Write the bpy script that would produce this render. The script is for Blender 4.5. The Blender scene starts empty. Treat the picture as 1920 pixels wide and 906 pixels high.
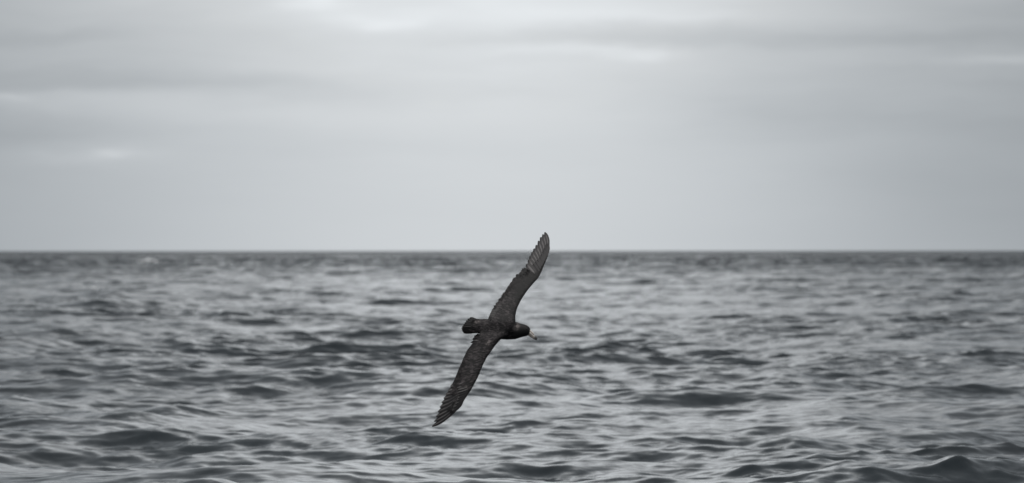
import bpy, bmesh, math, random
import numpy as np
from mathutils import Vector
from mathutils.bvhtree import BVHTree

S = bpy.context.scene
C = S.collection
rad = math.radians

# ------------------------------------------------------------------ camera
CAM_H = 2.3                    # metres above mean water
DIST = 44.0                    # distance of the bird
LENS = 200.0
K = DIST * (36.0 / LENS) / 1920.0          # metres per photo pixel at the bird
RADPX = (36.0 / LENS) / 1920.0             # radians per photo pixel
HORIZON = 470.0
cam_data = bpy.data.cameras.new("camera")
cam_data.lens = LENS
cam_data.sensor_width = 36.0
cam_data.clip_start = 0.1
cam_data.clip_end = 120000.0
cam_data.dof.use_dof = True
cam_data.dof.focus_distance = DIST
cam_data.dof.aperture_fstop = 4.8
cam = bpy.data.objects.new("camera", cam_data)
C.objects.link(cam)
cam.location = (0, 0, CAM_H)
cam.rotation_euler = (math.pi / 2 + (HORIZON - 453.0) * RADPX, rad(0.03), 0)
S.camera = cam

# ------------------------------------------------------------------ exposure
S.view_settings.view_transform = 'Standard'
S.view_settings.look = 'None'
S.view_settings.exposure = 0.0
S.view_settings.gamma = 1.0
S.view_settings.use_curve_mapping = False

# ------------------------------------------------------------------ node helpers
class NT:
    def __init__(self, nt):
        self.nt = nt
        for n in list(nt.nodes):
            nt.nodes.remove(n)

    def n(self, kind, **kw):
        node = self.nt.nodes.new(kind)
        for k, v in kw.items():
            setattr(node, k, v)
        return node

    def put(self, sock, v):
        if isinstance(v, bpy.types.NodeSocket):
            self.nt.links.new(v, sock)
        elif v is not None:
            sock.default_value = v

    def math(self, op, a, b=None, c=None, clamp=False):
        node = self.n('ShaderNodeMath', operation=op, use_clamp=clamp)
        self.put(node.inputs[0], a)
        if b is not None:
            self.put(node.inputs[1], b)
        if c is not None:
            self.put(node.inputs[2], c)
        return node.outputs[0]

    def vmath(self, op, a, b=None, scale=None):
        node = self.n('ShaderNodeVectorMath', operation=op)
        self.put(node.inputs[0], a)
        if b is not None:
            self.put(node.inputs[1], b)
        if scale is not None:
            self.put(node.inputs['Scale'], scale)
        return node.outputs['Value'] if op in ('DOT_PRODUCT', 'LENGTH') else node.outputs['Vector']

    def noise(self, vec, scale, detail=3.0, rough=0.5, dist=0.0, color=False):
        node = self.n('ShaderNodeTexNoise')
        self.put(node.inputs['Vector'], vec)
        node.inputs['Scale'].default_value = scale
        node.inputs['Detail'].default_value = detail
        node.inputs['Roughness'].default_value = rough
        node.inputs['Distortion'].default_value = dist
        return node.outputs['Color'] if color else node.outputs['Fac']

    def ramp(self, fac, stops):
        node = self.n('ShaderNodeValToRGB')
        self.put(node.inputs[0], fac)
        el = node.color_ramp.elements
        while len(el) < len(stops):
            el.new(0.5)
        for e, (p, c) in zip(el, stops):
            e.position = p
            e.color = (c[0], c[1], c[2], 1) if isinstance(c, (tuple, list)) else (c, c, c, 1)
        return node.outputs[0]

    def mix(self, fac, a, b, blend='MIX'):
        node = self.n('ShaderNodeMix', data_type='RGBA', blend_type=blend)
        self.put(node.inputs[0], fac)
        self.put(node.inputs[6], a)
        self.put(node.inputs[7], b)
        return node.outputs[2]

    def maprange(self, v, a, b, c, d, smooth=False):
        node = self.n('ShaderNodeMapRange', interpolation_type='SMOOTHSTEP' if smooth else 'LINEAR')
        for i, x in enumerate((v, a, b, c, d)):
            self.put(node.inputs[i], x)
        return node.outputs[0]

    def gauss(self, x, centre, sigma):
        d = self.math('MULTIPLY', self.math('SUBTRACT', x, centre), 1.0 / sigma)
        return self.math('EXPONENT', self.math('MULTIPLY', self.math('MULTIPLY', d, d), -1.0))


# ------------------------------------------------------------------ sky (overcast) and sun
SUN_EL, SUN_AZ = 73.0, 190.0          # high behind thick cloud
world = bpy.data.worlds.new("World")
S.world = world
world.use_nodes = True
w = NT(world.node_tree)
tc = w.n('ShaderNodeTexCoord')
sep = w.n('ShaderNodeSeparateXYZ')
w.put(sep.inputs[0], tc.outputs['Generated'])
DEG = 180 / math.pi
az = w.math('MULTIPLY', w.math('ARCTAN2', sep.outputs[0], sep.outputs[1]), DEG)
el = w.math('MULTIPLY', w.math('ARCSINE', sep.outputs[2]), DEG)
comb = w.n('ShaderNodeCombineXYZ')
w.put(comb.inputs[0], az)
w.put(comb.inputs[1], el)
ae = comb.outputs[0]                      # (azimuth, elevation) in degrees
# ragged edges: stir the coordinates a little
stir = w.vmath('SUBTRACT', w.noise(w.vmath('MULTIPLY', ae, (0.9, 3.2, 1)), 1.0, 3, .55, color=True), (.5, .5, .5))
aes = w.vmath('ADD', ae, w.vmath('MULTIPLY', stir, (1.1, 0.26, 0)))
# cloud layers: long flat streaks, thinner towards the horizon
streak1 = w.noise(w.vmath('MULTIPLY', aes, (0.16, 1.05, 1)), 1.0, 5, .52)
streak2 = w.noise(w.vmath('ADD', w.vmath('MULTIPLY', aes, (0.45, 3.4, 1)), (7.3, 2.1, 0)), 1.0, 4, .5)
blotch = w.noise(w.vmath('MULTIPLY', tc.outputs['Generated'], (1, 1, 2.5)), 2.2, 4, .5)
# brightness: general overcast plus a soft brightening ahead
glow = w.gauss(az, -0.25, 5.5)
glow = w.math('MULTIPLY', glow, w.maprange(el, 8, 40, 1, 0, True))
base = w.math('ADD', 0.292, w.math('MULTIPLY', glow, 0.295))
base = w.math('ADD', base, w.maprange(el, 30, 80, 0, .10, True))
lift = w.maprange(el, 0.9, 2.6, 0.0, 1.0, True)
streak_amt = w.maprange(el, 0.2, 2.2, 0.04, 0.20, True)
s_ = w.math('ADD', w.math('MULTIPLY', w.math('SUBTRACT', streak1, .5), 1.0),
            w.math('MULTIPLY', w.math('SUBTRACT', streak2, .5), .45))
tone = w.math('MULTIPLY', s_, streak_amt)
total = w.math('ADD', base, tone)
total = w.math('ADD', total, w.math('MULTIPLY', lift, w.math('MULTIPLY', glow, 0.05)))


def deg(px, py):
    return ((px - 960) * RADPX * DEG, (HORIZON - py) * RADPX * DEG)

BLOBS = [  # photo px, strength, half widths px : openings and thick bands in the cloud
    (600, 6, .12, 62, 13), (700, 44, .10, 95, 17), (930, 12, .06, 260, 26),
    (1190, 107, .085, 46, 10), (1060, 96, .07, 150, 10), (25, 184, .075, 48, 6),
    (150, 192, .055, 220, 15), (215, 289, .075, 26, 7), (190, 293, .04, 90, 14),
    (1880, 118, .07, 80, 8), (1250, 30, .05, 240, 12),
    (110, 66, -.04, 150, 13), (1180, 70, -.075, 330, 17), (1650, 78, -.05, 260, 18),
    (260, 150, -.055, 300, 20), (60, 245, -.03, 180, 18), (720, 165, -.035, 260, 16),
    (1450, 200, -.045, 260, 60), (500, 215, .03, 260, 14), (1750, 330, -.03, 200, 90),
]
for px, py, amp, sx, sy in BLOBS:
    a0, e0 = deg(px, py)
    d = w.vmath('MULTIPLY', w.vmath('SUBTRACT', aes, (a0, e0, 0)),
                (1 / (sx * RADPX * DEG * 1.2), 1 / (sy * RADPX * DEG * 1.2), 0))
    g = w.math('EXPONENT', w.math('MULTIPLY', w.vmath('DOT_PRODUCT', d, d), -1.0))
    total = w.math('MULTIPLY_ADD', g, amp, total)
# the rest of the vault: even overcast with soft mottling, plus a narrow lobe added to brighten the middle of the sea
vault = w.math('MULTIPLY', w.maprange(el, 3, 25, 0, 1, True), w.math('MULTIPLY', w.math('SUBTRACT', blotch, .5), .22))
total = w.math('ADD', total, vault)
fill_lobe = w.math('MULTIPLY', w.gauss(az, -0.3, 3.5), w.gauss(el, 15.0, 11.0))
total = w.math('ADD', total, w.math('MULTIPLY', fill_lobe, 0.46))
# cool grey low down, neutral in the lit cloud
warm = w.math('ADD', w.maprange(total, .36, .72, 0, 1), w.math('MULTIPLY', lift, .25), clamp=True)
tint = w.mix(warm, (0.925, 1.0, 1.068, 1), (0.96, 1.0, 1.032, 1))
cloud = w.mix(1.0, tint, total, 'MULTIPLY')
sky = w.n('ShaderNodeTexSky', sky_type='NISHITA', sun_disc=False)
sky.sun_elevation = rad(SUN_EL)
sky.sun_rotation = rad(SUN_AZ)
sky.dust_density = 1.0
skyc = w.mix(1.0, sky.outputs[0], (.07, .07, .07, 1), 'MULTIPLY')
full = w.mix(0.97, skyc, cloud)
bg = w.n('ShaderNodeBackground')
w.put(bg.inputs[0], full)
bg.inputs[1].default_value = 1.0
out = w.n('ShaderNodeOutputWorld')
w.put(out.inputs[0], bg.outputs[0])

sun_data = bpy.data.lights.new("sun", 'SUN')
sun_data.energy = 1.4
sun_data.angle = rad(40)
sun_data.color = (1.0, 0.97, 0.93)
sun = bpy.data.objects.new("sun", sun_data)
C.objects.link(sun)
sd = Vector((math.sin(rad(SUN_AZ)) * math.cos(rad(SUN_EL)), math.cos(rad(SUN_AZ)) * math.cos(rad(SUN_EL)), math.sin(rad(SUN_EL))))
sun.rotation_euler = sd.to_track_quat('Z', 'Y').to_euler()

# ------------------------------------------------------------------ object helpers
def link(name, mesh, mat=None, parent=None):
    o = bpy.data.objects.new(name, mesh)
    C.objects.link(o)
    if mat:
        mesh.materials.clear()
        mesh.materials.append(mat)
    if parent:
        o.parent = parent
    return o


def grid_mesh(name, verts, quads, smooth=True):
    me = bpy.data.meshes.new(name)
    me.vertices.add(len(verts))
    me.vertices.foreach_set('co', np.ascontiguousarray(verts, dtype=np.float32).ravel())
    me.loops.add(quads.size)
    me.loops.foreach_set('vertex_index', np.ascontiguousarray(quads, dtype=np.int32).ravel())
    me.polygons.add(len(quads))
    me.polygons.foreach_set('loop_start', np.arange(0, quads.size, 4, dtype=np.int32))
    me.update(calc_edges=True)
    me.polygons.foreach_set('use_smooth', np.full(len(quads), smooth))
    me.update()
    return me


# ------------------------------------------------------------------ water material
def make_water():
    m = bpy.data.materials.new("sea_water")
    m.use_nodes = True
    t = NT(m.node_tree)
    geo = t.n('ShaderNodeNewGeometry')
    pos = geo.outputs['Position']
    # ripples too small for the mesh: slopes straight from noise
    def slope(scale_xyz, detail, amp, off):
        v = t.vmath('ADD', t.vmath('MULTIPLY', pos, scale_xyz), off)
        c = t.noise(v, 1.0, detail, .55, .3, color=True)
        return t.vmath('MULTIPLY', t.vmath('SUBTRACT', c, (.5, .5, .5)), (amp, amp * 1.25, 0))
    patch = t.maprange(t.noise(t.vmath('MULTIPLY', pos, (.10, .05, .1)), 1, 3, .5), .36, .64, .45, 1.25, True)
    sl = t.vmath('ADD', slope((.75, 1.1, 1), 3, .30, (3, 9, 1)), slope((4.5, 6.5, 1), 3, .27, (13, 5, 2)))
    sl = t.vmath('SCALE', sl, scale=patch)
    # waves beyond the reach of the mesh
    reach = t.maprange(t.vmath('LENGTH', pos), 150, 1300, 0, 1, True)
    far = t.vmath('ADD', slope((.05, .06, 1), 4, 1.3, (1, 4, 7)), slope((.6, .7, 1), 2, .7, (5, 2, 9)))
    far = t.vmath('ADD', far, (0, -.26, 0))      # normals leaned to the camera side to darken distant water
    sl = t.vmath('ADD', sl, t.vmath('SCALE', far, scale=reach))
    nrm = t.vmath('NORMALIZE', t.vmath('ADD', geo.outputs['Normal'], sl))
    p = t.n('ShaderNodeBsdfPrincipled')
    murk = t.noise(t.vmath('MULTIPLY', pos, (.2, .1, .2)), 1, 2, .5)
    t.put(p.inputs['Base Color'], t.ramp(murk, [(.3, (.009, .013, .016)), (.7, (.013, .019, .023))]))
    p.inputs['Roughness'].default_value = 0.09
    p.inputs['IOR'].default_value = 1.333
    t.put(p.inputs['Normal'], nrm)
    o = t.n('ShaderNodeOutputMaterial')
    t.put(o.inputs[0], p.outputs[0])
    return m


# ------------------------------------------------------------------ sea: FFT wind waves on a polar sheet
rng = np.random.default_rng(11)


def fft_patch(L, N, lam_lo, lam_hi, lam_peak, hs, wind_deg, spread, seed, chop=1.0):
    r = np.random.default_rng(seed)
    k1 = np.fft.fftfreq(N, d=L / N) * 2 * np.pi
    kx, ky = np.meshgrid(k1, k1, indexing='xy')
    k = np.hypot(kx, ky)
    k[0, 0] = 1e-6
    kp = 2 * np.pi / lam_peak
    P = np.exp(-1.25 * (kp / k) ** 2) / k ** 4 * 3.0 ** np.exp(-((np.sqrt(k / kp) - 1) ** 2) / (2 * .08 ** 2))
    th = np.arctan2(ky, kx) - rad(wind_deg)
    D = np.abs(np.cos(th / 2)) ** (2 * spread) + 0.03
    lo = 1 / (1 + (k / (2 * np.pi / lam_lo)) ** 8)
    hi = 1 - 1 / (1 + (k / (2 * np.pi / lam_hi)) ** 8)
    P = P * D * lo * hi
    P[0, 0] = 0
    h = np.sqrt(P) * (r.standard_normal((N, N)) + 1j * r.standard_normal((N, N)))
    z = np.fft.ifft2(h).real
    g = 4 * z.std() / hs
    h /= g
    z = z / g
    dx = np.fft.ifft2(1j * kx / k * h).real * chop
    dy = np.fft.ifft2(1j * ky / k * h).real * chop
    return L, N, np.stack([dx, dy, z], -1).astype(np.float32)


def sample(patch, x, y, ang):
    L, N, a = patch
    c, s = math.cos(ang), math.sin(ang)
    u = ((c * x + s * y) / L % 1.0) * N
    v = ((-s * x + c * y) / L % 1.0) * N
    i0 = np.floor(u).astype(np.int32)
    j0 = np.floor(v).astype(np.int32)
    fu = (u - i0)[..., None].astype(np.float32)
    fv = (v - j0)[..., None].astype(np.float32)
    i0 %= N
    j0 %= N
    i1 = (i0 + 1) % N
    j1 = (j0 + 1) % N
    r = (a[j0, i0] * (1 - fu) + a[j0, i1] * fu) * (1 - fv) + (a[j1, i0] * (1 - fu) + a[j1, i1] * fu) * fv
    out = r.copy()
    out[..., 0] = c * r[..., 0] - s * r[..., 1]
    out[..., 1] = s * r[..., 0] + c * r[..., 1]
    return out


WAVE_SWELL = fft_patch(410, 512, 6, 80, 24.0, 0.2, 262, 4.0, 5, 1.0)
WAVE_BIG = fft_patch(320, 2048, 0.9, 14, 5.3, 0.215, 266, 2.8, 15, 1.1)
WAVE_MID = fft_patch(380, 1024, 5, 22, 10.5, 0.27, 258, 4.0, 34, 1.15)
GUST = fft_patch(700, 256, 12, 160, 45.0, 4.0, 262, 0.5, 77, 0.0)      # gusts and slicks: std 1
WAVE_SMALL = fft_patch(47, 1024, 0.16, 1.0, 3.0, 0.045, 258, 2.2, 8, 1.0)

# single taller crests seen in the photograph: photo px of the crest, width px, height m
CRESTS = [
    (375, 893, 230, .17), (690, 642, 240, .32), (245, 778, 150, .09), (330, 768, 110, .10), (1130, 655, 120, .20), (480, 640, 150, .14),
    (1540, 598, 120, .26), (100, 690, 170, .20), (1830, 575, 110, .24), (620, 858, 170, .10), (430, 585, 90, .22),
    (1790, 735, 170, .08), (1330, 650, 150, .20), (740, 560, 120, .24),
]


def crest_field(x, y):
    z = np.zeros_like(x)
    for px, py, wpx, hh in CRESTS:
        d = (CAM_H - hh) / ((py - HORIZON) * RADPX)
        x0 = (px - 960) * RADPX * d
        sx = wpx * RADPX * d * 0.5
        sy = max(0.55, 2.2 * hh, d * .0022)
        u = (x - x0) / sx
        v = (y - d - 0.25 * sx * np.sin(u * 1.3)) / sy
        z += hh * np.exp(-u * u) * np.exp(-np.abs(v) ** 1.3)
    return z


def displace(x, y, spacing):
    gust = np.clip(.97 + .27 * sample(GUST, x, y, 0.1)[..., 2:3], .3, 1.9)
    big = sample(WAVE_BIG, x + 41.0, y + 23.0, 0.07) * (.25 + .75 * gust)
    big = big + sample(WAVE_SWELL, x + 90.0, y, -0.12) + sample(WAVE_MID, x, y, 0.21)
    small = sample(WAVE_SMALL, x, y, -0.3)
    small *= gust
    fb = np.clip(1.25 - spacing / 6.0, 0, 1)[..., None]
    fs = np.clip(1.35 - spacing / 0.45, 0, 1)[..., None]
    r = big * fb + small * fs
    r[..., 2] += crest_field(x, y)
    return r


def build_sea():
    # rows
    r = [2.0]
    while r[-1] < 30000:
        d = r[-1]
        if d < 38:
            s = 1.2
        elif d < 46:
            s = .12
        elif d < 110:
            s = .058 + .00025 * (d - 46)
        else:
            s = max(.075, .00068 * d)
            if d > 700:
                s *= (d / 700) ** 1.0
        r.append(d + s)
    r = np.array(r)
    spacing = np.gradient(r)
    # columns (azimuth measured from +Y)
    half = 0.112
    dense = np.linspace(-half, half, 290)
    outer = [half]
    st = dense[1] - dense[0]
    while outer[-1] < math.pi:
        st *= 1.28
        outer.append(outer[-1] + min(st, .12))
    outer = np.array(outer[1:-1])
    th = np.concatenate([-outer[::-1], dense, outer])
    R, T = np.meshgrid(r, th, indexing='ij')
    lat = np.gradient(th)[None, :] * R
    sp = np.maximum(np.broadcast_to(spacing[:, None], R.shape), lat)
    X = R * np.sin(T)
    Y = R * np.cos(T)
    D = displace(X, Y, sp)
    V = np.stack([X + D[..., 0], Y + D[..., 1], D[..., 2]], -1)
    n, m = R.shape
    idx = np.arange(n * m).reshape(n, m)
    q = np.stack([idx[:-1, :-1], idx[:-1, 1:], idx[1:, 1:], idx[1:, :-1]], -1).reshape(-1, 4)
    # close the ring behind the camera
    b = np.stack([idx[:-1, -1], idx[:-1, 0], idx[1:, 0], idx[1:, -1]], -1).reshape(-1, 4)
    quads = np.concatenate([q, b])[:, ::-1]
    me = grid_mesh('sea', V.reshape(-1, 3), quads)
    global SEA_V
    SEA_V = V.reshape(-1, 3)
    o = link('sea', me, make_water())
    o['kind'] = 'structure'
    return o


sea = build_sea()
sea.data.update()


# ------------------------------------------------------------------ whitecaps
def make_foam():
    m = bpy.data.materials.new("foam")
    m.use_nodes = True
    t = NT(m.node_tree)
    geo = t.n('ShaderNodeNewGeometry')
    n = t.noise(geo.outputs['Position'], 6, 4, .6)
    p = t.n('ShaderNodeBsdfPrincipled')
    t.put(p.inputs['Base Color'], t.ramp(n, [(.3, (.78, .79, .8)), (.7, (.88, .89, .9))]))
    p.inputs['Roughness'].default_value = .7
    o = t.n('ShaderNodeOutputMaterial')
    t.put(o.inputs[0], p.outputs[0])
    return m


FOAM = make_foam()


def whitecap(px, py, wpx, hpx, zc, label, seed):
    """a breaking crest: a small ragged heap of froth"""
    rr = random.Random(seed)
    d = (CAM_H - zc) / ((py - HORIZON) * RADPX)
    x0 = (px - 960) * RADPX * d
    wid = wpx * RADPX * d
    hgt = hpx * RADPX * d
    near = (np.abs(SEA_V[:, 0] - x0) < wid * .45) & (np.abs(SEA_V[:, 1] - d) < .035 * d)
    if near.any():                                     # sit on the highest crest there
        _, d, zc = SEA_V[near][np.argmax(SEA_V[near][:, 2])].astype(float)
    bm = bmesh.new()
    for i in range(26):
        u = rr.uniform(-1, 1)
        s = (1 - u * u) ** .5 * .9 + .1
        c = Vector((x0 + u * wid / 2, d - .3 + rr.uniform(-.5, .5) * hgt, zc - hgt * .05 + rr.uniform(-.1, .3) * hgt * s))
        res = bmesh.ops.create_icosphere(bm, subdivisions=1, radius=1)
        sc = (wid * rr.uniform(.08, .17), hgt * rr.uniform(.6, 1.2), hgt * rr.uniform(.18, .4) * s)
        for v in res['verts']:
            v.co = Vector((v.co.x * sc[0], v.co.y * sc[1], v.co.z * sc[2])) * rr.uniform(.85, 1.15) + c
    me = bpy.data.meshes.new('whitecap')
    bm.to_mesh(me)
    bm.free()
    o = link('whitecap', me, FOAM)
    o['label'] = label
    o['category'] = 'whitecap'
    o['kind'] = 'stuff'
    return o


whitecap(266, 489, 36, 11, .45, 'white foam of a breaking wave near the horizon on the left', 3)
whitecap(199, 531, 16, 7, .35, 'small fleck of pale foam on a wave, lower left of the larger whitecap', 6)

# ------------------------------------------------------------------ bird materials
def make_plumage(name, flecks=True):
    m = bpy.data.materials.new(name)
    m.use_nodes = True
    t = NT(m.node_tree)
    tcn = t.n('ShaderNodeTexCoord')
    geo = t.n('ShaderNodeNewGeometry')
    ob = tcn.outputs['Object']
    n1 = t.noise(t.vmath('MULTIPLY', ob, (1, 1, 1)), 22, 4, .6)
    n2 = t.noise(ob, 120, 3, .6)
    mixn = t.math('ADD', t.math('MULTIPLY', n1, .6), t.math('MULTIPLY', n2, .4))
    isl = geo.outputs['Random Per Island']
    mixn = t.math('ADD', mixn, t.math('MULTIPLY', t.math('SUBTRACT', isl, .5), .36 if flecks else 0))
    col = t.ramp(mixn, [(.32, (.010, .0088, .009)), (.5, (.024, .0205, .0215)), (.70, (.084, .071, .073))])
    hx = t.n('ShaderNodeSeparateXYZ')
    t.put(hx.inputs[0], ob)
    hood = t.maprange(hx.outputs[0], 16 * K, 34 * K, 0, 1, True)
    col = t.mix(t.math('MULTIPLY', hood, .8), col, (.0125, .012, .0115, 1))
    if flecks:
        for px, py, r_, amt in ((969, 612, 5, .9), (966, 615, 4, .6), (918.5, 640, 3.2, .9), (914, 644, 4, .5),
                                (874.5, 725, 2.6, .7), (892, 603, 3, .8), (897, 602, 3, .5), (876, 616, 3, .4)):
            cpt = ((px - BX) * K, 0, -(py - BY) * K)
            dd = t.vmath('MULTIPLY', t.vmath('SUBTRACT', ob, cpt), (1 / (r_ * K), 0, 1 / (r_ * K)))
            g = t.math('EXPONENT', t.math('MULTIPLY', t.vmath('DOT_PRODUCT', dd, dd), -1))
            f = t.math('MULTIPLY', g, t.maprange(t.noise(ob, 190, 2, .6), .47, .62, 0, amt), clamp=True)
            col = t.mix(f, col, (.60, .52, .50, 1))
    p = t.n('ShaderNodeBsdfPrincipled')
    t.put(p.inputs['Base Color'], col)
    p.inputs['Roughness'].default_value = .62
    p.inputs['Specular IOR Level'].default_value = .35
    p.inputs['Sheen Weight'].default_value = .08
    bmp = t.n('ShaderNodeBump')
    bmp.inputs['Strength'].default_value = .5
    bmp.inputs['Distance'].default_value = .004
    t.put(bmp.inputs['Height'], n2)
    t.put(p.inputs['Normal'], bmp.outputs[0])
    o = t.n('ShaderNodeOutputMaterial')
    t.put(o.inputs[0], p.outputs[0])
    return m


def make_vane(name, dark, pale, shaft):
    """flight feather: dark vane, paler shaft, fine barbs"""
    m = bpy.data.materials.new(name)
    m.use_nodes = True
    t = NT(m.node_tree)
    uv = t.n('ShaderNodeUVMap')
    sepn = t.n('ShaderNodeSeparateXYZ')
    t.put(sepn.inputs[0], uv.outputs[0])
    u, v = sepn.outputs[0], sepn.outputs[1]
    tcn = t.n('ShaderNodeTexCoord')
    barb = t.noise(t.vmath('ADD', t.vmath('MULTIPLY', uv.outputs[0], (1.2, 30, 1)), tcn.outputs['Object']), 2.0, 3, .6)
    col = t.mix(t.maprange(barb, .35, .65, 0, 1), dark + (1,), pale + (1,))
    # paler band along the shaft, strongest in the inner half of the feather
    dist = t.math('ABSOLUTE', t.math('SUBTRACT', u, .46))
    band = t.math('MULTIPLY', t.maprange(dist, .04, .22, 1, 0, True), t.maprange(v, .6, 1.0, 1, .15, True))
    col = t.mix(t.math('MULTIPLY', band, .85), col, shaft + (1,))
    p = t.n('ShaderNodeBsdfPrincipled')
    t.put(p.inputs['Base Color'], col)
    p.inputs['Roughness'].default_value = .5
    p.inputs['Specular IOR Level'].default_value = .4
    o = t.n('ShaderNodeOutputMaterial')
    t.put(o.inputs[0], p.outputs[0])
    return m


def plain(name, c, rough=.5, scale=200, var=.25):
    m = bpy.data.materials.new(name)
    m.use_nodes = True
    t = NT(m.node_tree)
    tcn = t.n('ShaderNodeTexCoord')
    n = t.noise(tcn.outputs['Object'], scale, 3, .6)
    lo = tuple(x * (1 - var) for x in c)
    hi = tuple(min(1, x * (1 + var)) for x in c)
    p = t.n('ShaderNodeBsdfPrincipled')
    t.put(p.inputs['Base Color'], t.ramp(n, [(.3, lo), (.7, hi)]))
    p.inputs['Roughness'].default_value = rough
    o = t.n('ShaderNodeOutputMaterial')
    t.put(o.inputs[0], p.outputs[0])
    return m


# ------------------------------------------------------------------ bird
BX, BY = 940.0, 612.0          # photo point where the bird's root sits
bird = bpy.data.objects.new('seabird', None)
C.objects.link(bird)
bird.empty_display_size = .2
bird.location = ((BX - 960) * K, DIST, CAM_H - (BY - HORIZON) * K)
bird['label'] = 'dark brown seabird with pale hooked bill banking low over the grey sea'
bird['category'] = 'bird'

PLUM = make_plumage('dark_plumage')
VANE_P = make_vane('primary_vane', (.013, .0115, .012), (.036, .032, .033), (.24, .222, .222))
VANE_S = make_vane('secondary_vane', (.014, .0125, .013), (.034, .030, .031), (.050, .045, .046))
VANE_T = make_vane('tail_vane', (.016, .0145, .015), (.036, .033, .033), (.055, .050, .050))


def P(px, py, dep=0.0):
    """bird space: photo-scale units across and down, dep away from the viewer"""
    return Vector(((px - BX) * K, dep * K, -(py - BY) * K))


UP = dict(LE=[(962, 622), (967.5, 606), (967, 592), (969.5, 579), (977, 563.5), (988, 547), (999, 533.7), (1010.4, 521.5), (1016, 510.5),
              (1021.5, 497), (1028, 482), (1029.5, 466), (1029, 453), (1026.5, 443), (1022.3, 435.6)],
          TE=[(906, 616), (912, 605), (916, 594), (922.5, 581), (933, 567), (945, 549), (956, 533), (968, 518.5), (978, 508),
              (986.5, 495.5), (993, 482), (1002, 466), (1010, 451), (1016.5, 441), (1021.7, 435.6)])
LO = dict(LE=[(960, 617), (953, 628), (940.2, 635.8), (930.2, 646.4), (920.3, 659.7), (912.6, 670.7), (906, 684), (900.4, 697.2), (896, 708.2),
              (890.5, 718.2), (883.9, 730.3), (875, 743.5), (866.2, 756.8), (855.2, 767.8), (844, 778.9), (833, 787.7), (822, 793.7), (811.5, 797.4)],
          TE=[(906, 612), (899, 620), (896, 629), (886, 643), (877, 655), (870, 668.5), (863.5, 683.5), (857.5, 697.5), (852.5, 710.5),
              (847, 720), (841, 731.5), (834, 743), (828.5, 754), (823.5, 766.5), (819, 777.5), (815.5, 786.5), (812.5, 794), (811, 797.6)])


def dep_up(py):
    u = max(0.0, 603 - py)
    return .55 * u + .5 * (.60 / 168) * u * u - 4.5 * math.exp(-(u / 26) ** 2)


def dep_lo(py):
    v = max(0.0, py - 622)
    return -(.55 * v - .5 * (.42 / 175) * v * v) - 4.5 * math.exp(-(v / 26) ** 2)


for wd, f in ((UP, dep_up), (LO, dep_lo)):
    wd['f'] = f
    wd['LE'] = np.array(wd['LE'], float)
    wd['TE'] = np.array(wd['TE'], float)
    mid = (wd['LE'] + wd['TE']) / 2
    s = np.concatenate([[0], np.cumsum(np.hypot(*np.diff(mid, axis=0).T))])
    s0 = s[1 if wd is UP else 2]
    wd['s'] = (s - s0) / (s[-1] - s0)          # 0 at the shoulder; a little below 0 on the back
    wd['s0'] = wd['s'][0]


def edge(wd, s):
    s = min(max(s, wd['s0']), 1)
    le = np.array([np.interp(s, wd['s'], wd['LE'][:, i]) for i in (0, 1)])
    te = np.array([np.interp(s, wd['s'], wd['TE'][:, i]) for i in (0, 1)])
    return le, te


def wing_slab(bm, wd):
    """flesh and coverts of the wing: an aerofoil that thins towards hand and trailing side"""
    n = 34
    rings = []
    s_end = .86
    for i in range(n):
        s = wd['s0'] + i / (n - 1) * (s_end - wd['s0'])
        le, te = edge(wd, s)
        frac = np.interp(s, [0, .1, .5, .62, .75, s_end], [.97, .90, .72, .62, .40, .12])
        thick = np.interp(s, [0, .08, .3, .55, .7, s_end], [13, 9, 6.5, 5.0, 3.4, 1.8])
        ring = []
        prof = [0, .04, .14, .32, .55, .8, 1.0]
        up = [0, .42, .62, .60, .46, .26, .12]
        dn = [0, -.30, -.36, -.26, -.12, -.04, -.04]
        for c, h in zip(prof, up):
            p = le + (te - le) * frac * c
            ring.append(P(p[0], p[1], wd['f'](p[1]) - h * thick))
        for c, h in list(zip(prof, dn))[:0:-1]:
            p = le + (te - le) * frac * c
            ring.append(P(p[0], p[1], wd['f'](p[1]) - h * thick))
        rings.append([bm.verts.new(v) for v in ring])
    m = len(rings[0])
    for a, b in zip(rings, rings[1:]):
        for j in range(m):
            bm.faces.new((a[j], a[(j + 1) % m], b[(j + 1) % m], b[j]))
    bm.faces.new(rings[0][::-1])
    bm.faces.new(rings[-1])


def torso(bm):
    # x, top, bottom, centre depth, half depth
    sec = [(880, 609, 617, 4, 1.5), (888, 604.5, 621.5, 4, 4.5), (895, 601.2, 625, 4, 7), (901, 599.5, 627, 5, 9), (912, 598, 631.5, 7, 12), (925, 597.5, 635, 9, 14.5),
           (940, 597.5, 637, 10, 16), (952, 599, 637.6, 9, 15.5), (962, 601.5, 637, 7, 14), (969, 604, 635.7, 4, 12.6), (975, 606.3, 633.6, 3, 10.8),
           (980, 607.6, 632, 2.2, 10), (985, 608.8, 630.9, 1.6, 9.4), (989, 610.6, 629.8, 1.2, 8.2), (992, 613, 628.3, 1, 6.4), (994, 615.6, 626.4, 1, 4.0), (994.9, 618.5, 623.5, 1, 1.6)]
    xs = [s[0] for s in sec]
    n = 20
    rings = []
    for i in range(46):
        x = xs[0] + (xs[-1] - xs[0]) * i / 45
        top, bot, cd, hd = (np.interp(x, xs, [s[j] for s in sec]) for j in (1, 2, 3, 4))
        cz, hz = (top + bot) / 2, (bot - top) / 2
        rings.append([bm.verts.new(P(x, cz - hz * math.cos(a), cd - hd * math.sin(a)))
                      for a in (2 * math.pi * j / n for j in range(n))])
    for a, b in zip(rings, rings[1:]):
        for j in range(n):
            bm.faces.new((a[j], a[(j + 1) % n], b[(j + 1) % n], b[j]))
    bm.faces.new(rings[0][::-1])
    bm.faces.new(rings[-1])


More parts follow.
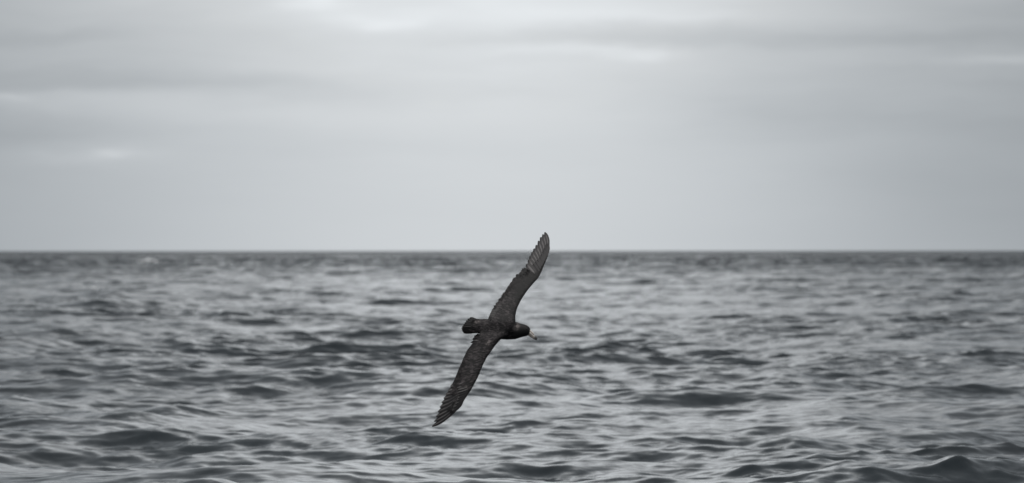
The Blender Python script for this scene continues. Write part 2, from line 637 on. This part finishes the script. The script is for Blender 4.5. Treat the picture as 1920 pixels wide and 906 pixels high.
def build_body():
    bm = bmesh.new()
    for part in (torso, lambda b: wing_slab(b, UP), lambda b: wing_slab(b, LO)):
        b2 = bmesh.new()
        part(b2)
        bmesh.ops.recalc_face_normals(b2, faces=b2.faces)
        tmp = bpy.data.meshes.new('tmp')
        b2.to_mesh(tmp)
        b2.free()
        bm.from_mesh(tmp)
        bpy.data.meshes.remove(tmp)
    me = bpy.data.meshes.new('body')
    bm.to_mesh(me)
    bm.free()
    tmp = bpy.data.objects.new('tmp_body', me)
    C.objects.link(tmp)
    md = tmp.modifiers.new('r', 'REMESH')
    md.mode = 'VOXEL'
    md.voxel_size = 0.0042
    sm = tmp.modifiers.new('s', 'SMOOTH')
    sm.factor = .5
    sm.iterations = 6
    dg = bpy.context.evaluated_depsgraph_get()
    res = bpy.data.meshes.new_from_object(tmp.evaluated_get(dg))
    bpy.data.objects.remove(tmp)
    bpy.data.meshes.remove(me)
    # fair the shoulders so that back and wing roots run into each other
    nv = len(res.vertices)
    co = np.empty(nv * 3, np.float32)
    res.vertices.foreach_get('co', co)
    co = co.reshape(-1, 3).astype(float)
    ed = np.empty(len(res.edges) * 2, np.int32)
    res.edges.foreach_get('vertices', ed)
    e0, e1 = ed[0::2], ed[1::2]
    deg_ = np.bincount(e0, minlength=nv) + np.bincount(e1, minlength=nv)
    qx, qy = co[:, 0] / K + BX, BY - co[:, 2] / K
    wgt = np.exp(-(((qx - 938) / 34) ** 4) - ((qy - 616) / 25) ** 4) * .6
    wgt = np.where((qx > 962), wgt * np.clip((976 - qx) / 14, 0, 1), wgt)[:, None]
    for _ in range(45):
        acc = np.stack([np.bincount(e0, co[e1, i], nv) + np.bincount(e1, co[e0, i], nv) for i in range(3)], 1)
        co += (acc / deg_[:, None] - co) * wgt
    res.vertices.foreach_set('co', co.astype(np.float32).ravel())
    res.update()
    res.name = 'body'
    res.polygons.foreach_set('use_smooth', np.ones(len(res.polygons), bool))
    return link('body', res, PLUM, bird)


body = build_body()
bvh = BVHTree.FromPolygons([v.co for v in body.data.vertices], [tuple(p.vertices) for p in body.data.polygons])


def hit(px, py, front=True, rim=0):
    o = P(px, py, -400 if front else 400)
    r = bvh.ray_cast(o, Vector((0, 1 if front else -1, 0)))
    if rim and r[0] is not None and abs(r[1].y) < rim:
        return None
    return r[0]


def bez(a, c, b, t):
    return (1 - t) ** 2 * a + 2 * t * (1 - t) * c + t * t * b


def feather(name, mat, base, ctrl, tip, width, depf, lift=0.0, tilt=1.0, outer=1, seg=9, point=.55, wob=0.0, rr=random, skew=0.0):
    """one flight feather: curved blade with a raised shaft and cambered vanes"""
    base, ctrl, tip = (np.array(q, float) for q in (base, ctrl, tip))
    across = [-.5, -.25, -.05, 0, .05, .25, .5]
    cam_h = [-.55, .05, .25, .75, .25, .05, -.45]
    bm = bmesh.new()
    uvl = bm.loops.layers.uv.new('UVMap')
    rows, uvs = [], []
    for i in range(seg + 1):
        t = i / seg
        c = bez(base, ctrl, tip, t)
        d = bez(base, ctrl, tip, min(1, t + .02)) - bez(base, ctrl, tip, max(0, t - .02))
        d /= np.hypot(*d) + 1e-9
        nrm = np.array([-d[1], d[0]]) * outer
        wv = width * (np.interp(t, [0, .15, .5, .78, .9, .97, 1], [.45, .85, 1, .98, .92 - .3 * (1 - point), .86 - .52 * (1 - point), .62 - .50 * (1 - point)]))
        row = []
        for a, h in zip(across, cam_h):
            q = c + nrm * a * wv + d * (a * wv * skew * t * t) + (nrm * wob * (rr.random() - .5) if abs(a) == .5 else 0)
            dep = depf(q[0], q[1]) - lift - tilt * a - h * .9
            row.append(bm.verts.new(P(q[0], q[1], dep)))
        rows.append(row)
        uvs.append([(a + .5, t) for a in across])
    for i in range(seg):
        for j in range(len(across) - 1):
            vs = (rows[i][j], rows[i][j + 1], rows[i + 1][j + 1], rows[i + 1][j])
            f = bm.faces.new(vs)
            f.smooth = True
            for lp, q in zip(f.loops, (uvs[i][j], uvs[i][j + 1], uvs[i + 1][j + 1], uvs[i + 1][j])):
                lp[uvl].uv = q
    me = bpy.data.meshes.new(name)
    bm.to_mesh(me)
    bm.free()
    return link(name, me, mat, bird)


fr = random.Random(4)
# --- primaries, inner to outer: base, tip
up_tip = [(987, 495.5), (991, 487), (994, 480), (997.5, 473), (1001.5, 466.3), (1005.6, 459.6), (1010, 451.5), (1014.3, 444.6), (1018.4, 439), (1022.2, 435.2)]
lo_tip = [(845, 724.5), (840.5, 732.5), (836.5, 739.5), (832.7, 746.5), (829, 754), (825.3, 762.5), (821.8, 771), (818.3, 780), (814.9, 788.8), (811, 797.8)]
for wd, tips, b0, b1, outer in ((UP, up_tip, (1003, 514), (1026, 474), 1), (LO, lo_tip, (876, 712), (866, 752), -1)):
    n = len(tips)
    for i, tp in enumerate(tips):
        t = i / (n - 1)
        b = (b0[0] + (b1[0] - b0[0]) * t, b0[1] + (b1[1] - b0[1]) * t)
        mid = ((b[0] + tp[0]) / 2, (b[1] + tp[1]) / 2)
        if wd is UP:
            ctrl = (mid[0] + 1.2 + 5.2 * t ** 3, mid[1] - 1 - 2.5 * t)
        else:
            ctrl = (mid[0] + 1 + 3.8 * t ** 2, mid[1] + 2 + 4.0 * t ** 2)
        feather('primary_feather', VANE_P, b, ctrl, tp, 12.0 - 3.6 * t, lambda x, y, f=wd['f']: f(y),
                lift=(1.2 if wd is UP else .2) + .16 * (n - i), tilt=2.2 if wd is UP else 1.6, outer=outer, point=.3, wob=.5, rr=fr)
# --- secondaries
for wd, n, outer in ((UP, 26, 1), (LO, 26, -1)):
    s_wrist = .575 if wd is UP else .50
    for i in range(n):
        s = .05 + (s_wrist - .05) * (i + .5) / n
        le, te = edge(wd, s)
        le2, te2 = edge(wd, s - .02)
        b = le2 + (te2 - le2) * .42
        jit = np.array([fr.uniform(-.6, .5), fr.uniform(-.5, .5)])
        tip = te + (te - le) / np.hypot(*(te - le)) * -.3 + jit * .5
        tang = edge(wd, s + .03)[1] - edge(wd, s - .03)[1]
        dv = tip - b
        dv /= np.hypot(*dv)
        nv_ = np.array([-dv[1], dv[0]]) * outer
        sk = float(np.clip(np.dot(tang, dv) / (np.dot(tang, nv_) + 1e-6), -1.4, 1.4))
        mid = (b + tip) / 2 + np.array([0, (-1.5 if wd is UP else 1.0)])
        feather('secondary_feather', VANE_S, b, mid, tip, 12.5, lambda x, y, f=wd['f']: f(y),
                lift=.6 + .08 * (n - i), tilt=.5, outer=outer, point=1.0, wob=.5, rr=fr, seg=7, skew=sk)

# --- greater primary coverts over the roots of the primaries
for wd, b0, b1, t0, t1, outer in ((UP, (1006, 519), (1027, 476), (989, 501), (1027, 456), 1), (LO, (884, 716), (866, 755), (855, 722), (848, 769), -1)):
    n = 10
    for i in range(n):
        t = i / (n - 1)
        b = np.array(b0) + (np.array(b1) - np.array(b0)) * t
        bow = math.sin(math.pi * t)
        tp = np.array(t0) + (np.array(t1) - np.array(t0)) * t + np.array([fr.uniform(-1, 1), fr.uniform(-1, 1)])
        tp = tp + (b - tp) * .32 * bow
        mid = (b + tp) / 2 + np.array([1.0, .5 if wd is LO else -.8])
        feather('primary_covert', VANE_S, b, mid, tp, 8.5, lambda x, y, f=wd['f']: f(y),
                lift=(4.4 if wd is UP else 3.2) * min(1, .2 + .3 * i) + .1 * (n - i), tilt=1.0, outer=outer, point=.8, wob=.7, rr=fr, seg=6)

# --- tail fan
tail_tips = [(881, 595.8), (876.6, 598.4), (873.5, 602), (871, 605.6), (868.6, 609), (866.4, 612), (864.6, 615.2), (865.4, 618.6), (866.8, 621.4), (868.6, 623.8)]
for i, tp in enumerate(tail_tips):
    t = i / (len(tail_tips) - 1)
    b = (901, 604 + 17 * t)
    mid = ((b[0] + tp[0]) / 2, (b[1] + tp[1]) / 2 + (1.0 - 1.4 * t))
    fan = abs(t - .5)
    feather('tail_feather', VANE_T, b, mid, tp, 7.0, lambda x, y: 3.0 + .03 * (612 - y) ** 2 * .3,
            lift=2.6 - 4 * fan, tilt=1.2 * (1 if t < .5 else -1), outer=1, point=.3, wob=.6, rr=fr, seg=7)


# --- small body and covert feathers, laid like tiles over back and wings
def covert_mesh(front):
    rr = random.Random(21 if front else 22)
    bm = bmesh.new()
    uvl = bm.loops.layers.uv.new('UVMap')
    sgn = -1 if front else 1

    def one(px, py, d, L, W, curl, f=None, tail=False):
        d = np.array(d, float)
        d /= np.hypot(*d)
        nr = np.array([-d[1], d[0]])
        prof = [(0, .55, .2), (.4, 1, .9), (.75, .85, 1.25), (1, .36, 1.4 * curl)]
        rows = []
        for t, wv, rise in prof:
            row = []
            for a in (-.5, 0, .5):
                q = np.array([px, py]) + d * L * t + nr * a * W * wv
                h = hit(q[0], q[1], front)
                if h is None and f and tail:
                    dy = K * (f(q[1]) + sgn * (2.6 if front else .8))
                elif h is None:
                    if not row and not rows:
                        return
                    ref = (row[-1] if row else rows[-1][1])
                    dy = ref.y
                else:
                    dy = h.y + sgn * K * (rise * .6 + (.35 if a == 0 else 0))
                v = P(q[0], q[1], 0)
                v.y = dy
                row.append(v)
            rows.append(row)
        ys = [v.y for r_ in rows for v in r_]
        if max(ys) - min(ys) > 9 * K:
            return
        vs = [[bm.verts.new(v) for v in r_] for r_ in rows]
        for i in range(3):
            for j in range(2):
                f = bm.faces.new((vs[i][j], vs[i][j + 1], vs[i + 1][j + 1], vs[i + 1][j]))
                f.smooth = True

    def scatter(wd):
        s = wd['s0']
        while s < .78:
            le, te = edge(wd, s)
            chord = np.hypot(*(te - le))
            frac = np.interp(s, [0, .1, .5, .62, .75, .86], [.95, .93, .72, .62, .42, .16])
            c = .03
            while c < frac:
                if c > (.94 if s < .2 else .8) or (s > .60 and c > .34):
                    break
                st = 2.6 + 3.0 * min(1, c / .5)
                p = le + (te - le) * (c + rr.uniform(-.02, .02)) + np.array([rr.uniform(-.8, .8), rr.uniform(-.8, .8)])
                tipward = edge(wd, s + .06)[1] - te
                d = (te - le) / chord + tipward / (np.hypot(*tipward) + 1e-6) * np.interp(s, [0, .5, .7, .85], [.25, .45, 1.0, 1.8])
                ang = rr.gauss(0, .22)
                d = np.array([d[0] * math.cos(ang) - d[1] * math.sin(ang), d[0] * math.sin(ang) + d[1] * math.cos(ang)])
                one(p[0], p[1], d, min(st * rr.uniform(2.1, 3.3), chord * (.93 - c) + 1), st * rr.uniform(.72, 1.05), rr.uniform(.5, 1.5), wd['f'], c > (.4 if s < .58 else .08))
                c += st * .8 / chord
            s += .0165

    scatter(UP)
    scatter(LO)
    # torso
    x = 889.0
    while x < 972:
        y = 596.0
        while y < 640:
            px, py = x + rr.uniform(-1.5, 1.5), y + rr.uniform(-1.2, 1.2)
            if hit(px, py, front, .45) is not None:
                st = np.interp(x, [878, 940, 972], [4.2, 3.8, 2.6])
                one(px, py, (-1, rr.gauss(.0, .2) - .06), st * rr.uniform(2.0, 2.9), st * rr.uniform(.7, 1.0), rr.uniform(.5, 1.4))
            y += 2.7
        x += 3.0
    me = bpy.data.meshes.new('covert_feathers')
    bm.to_mesh(me)
    bm.free()
    o = link('covert_feathers', me, PLUM, bird)
    o['kind'] = 'stuff'
    return o


covert_mesh(True)
covert_mesh(False)


# --- head: bill and eyes
def loft(name, mat, secs, parent, n=12, sub=1):
    """secs: (px, py, depth, half height, half depth, direction angle)"""
    bm = bmesh.new()
    rings = []
    for px, py, dp, hh, hd, ang in secs:
        nx, ny = -math.sin(ang), math.cos(ang)
        rings.append([bm.verts.new(P(px + nx * hh * math.cos(a), py + ny * hh * math.cos(a), dp + hd * math.sin(a)))
                      for a in (2 * math.pi * j / n for j in range(n))])
    for a, b in zip(rings, rings[1:]):
        for j in range(n):
            bm.faces.new((a[j], a[(j + 1) % n], b[(j + 1) % n], b[j])).smooth = True
    bm.faces.new(rings[0][::-1])
    bm.faces.new(rings[-1])
    bmesh.ops.recalc_face_normals(bm, faces=bm.faces)
    me = bpy.data.meshes.new(name)
    bm.to_mesh(me)
    bm.free()
    return link(name, me, mat, parent)


HORN = plain('bill_horn', (.86, .75, .68), .42)
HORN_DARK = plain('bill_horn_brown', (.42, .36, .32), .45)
TIP_GREY = plain('bill_tip_grey', (.2, .195, .19), .4)
EYE = plain('eye_dark', (.006, .005, .005), .08)

bill = loft('bill', HORN, [(988.6, 621.2, 0.2, 3.7, 4.0, .62), (992.5, 623.8, 0, 3.3, 3.5, .66), (996, 626.6, 0, 2.8, 3.0, .72),
                           (999.5, 629.8, 0, 2.5, 2.6, .80), (1002.3, 632.2, 0, 2.5, 2.4, .9), (1003.2, 633.2, 0, 2.3, 2.2, .95)], bird)
bill['label'] = 'pale pinkish horn coloured bill'
loft('nostril_tube', HORN, [(990.8, 618.2, -.8, 1.3, 1.8, .70), (993.5, 620.2, -.8, 1.8, 2.2, .74), (997, 623.4, -.8, 1.8, 2.1, .78),
                            (1000.4, 626.7, -.7, 1.5, 1.9, .80), (1001.2, 627.6, -.7, 1.0, 1.3, .8)], bill)
loft('bill_tip', TIP_GREY, [(1001.6, 630.2, 0, 1.7, 2.0, .7), (1003.4, 631.9, 0, 2.9, 2.7, .85), (1005.0, 633.8, 0, 2.6, 2.5, 1.05),
                            (1005.5, 636.1, 0, 2.0, 1.9, 1.5), (1004.6, 638.0, 0, .8, .8, 2.0)], bill)
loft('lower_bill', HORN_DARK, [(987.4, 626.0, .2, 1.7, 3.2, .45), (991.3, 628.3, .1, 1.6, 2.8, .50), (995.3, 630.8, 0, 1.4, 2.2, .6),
                               (999.2, 633.6, 0, 1.3, 1.8, .62), (1002.3, 635.6, 0, 1.1, 1.3, .6), (1003.4, 636.8, .1, .5, .6, .5)], bill)



def eye(front):
    h = hit(987.2, 617.4, front)
    bm = bmesh.new()
    bmesh.ops.create_uvsphere(bm, u_segments=12, v_segments=8, radius=1.5 * K)
    for f in bm.faces:
        f.smooth = True
    me = bpy.data.meshes.new('eye')
    bm.to_mesh(me)
    bm.free()
    o = link('eye', me, EYE, bird)
    o.location = h + Vector((0, (.6 if front else -.6) * K, 0))


eye(True)
eye(False)
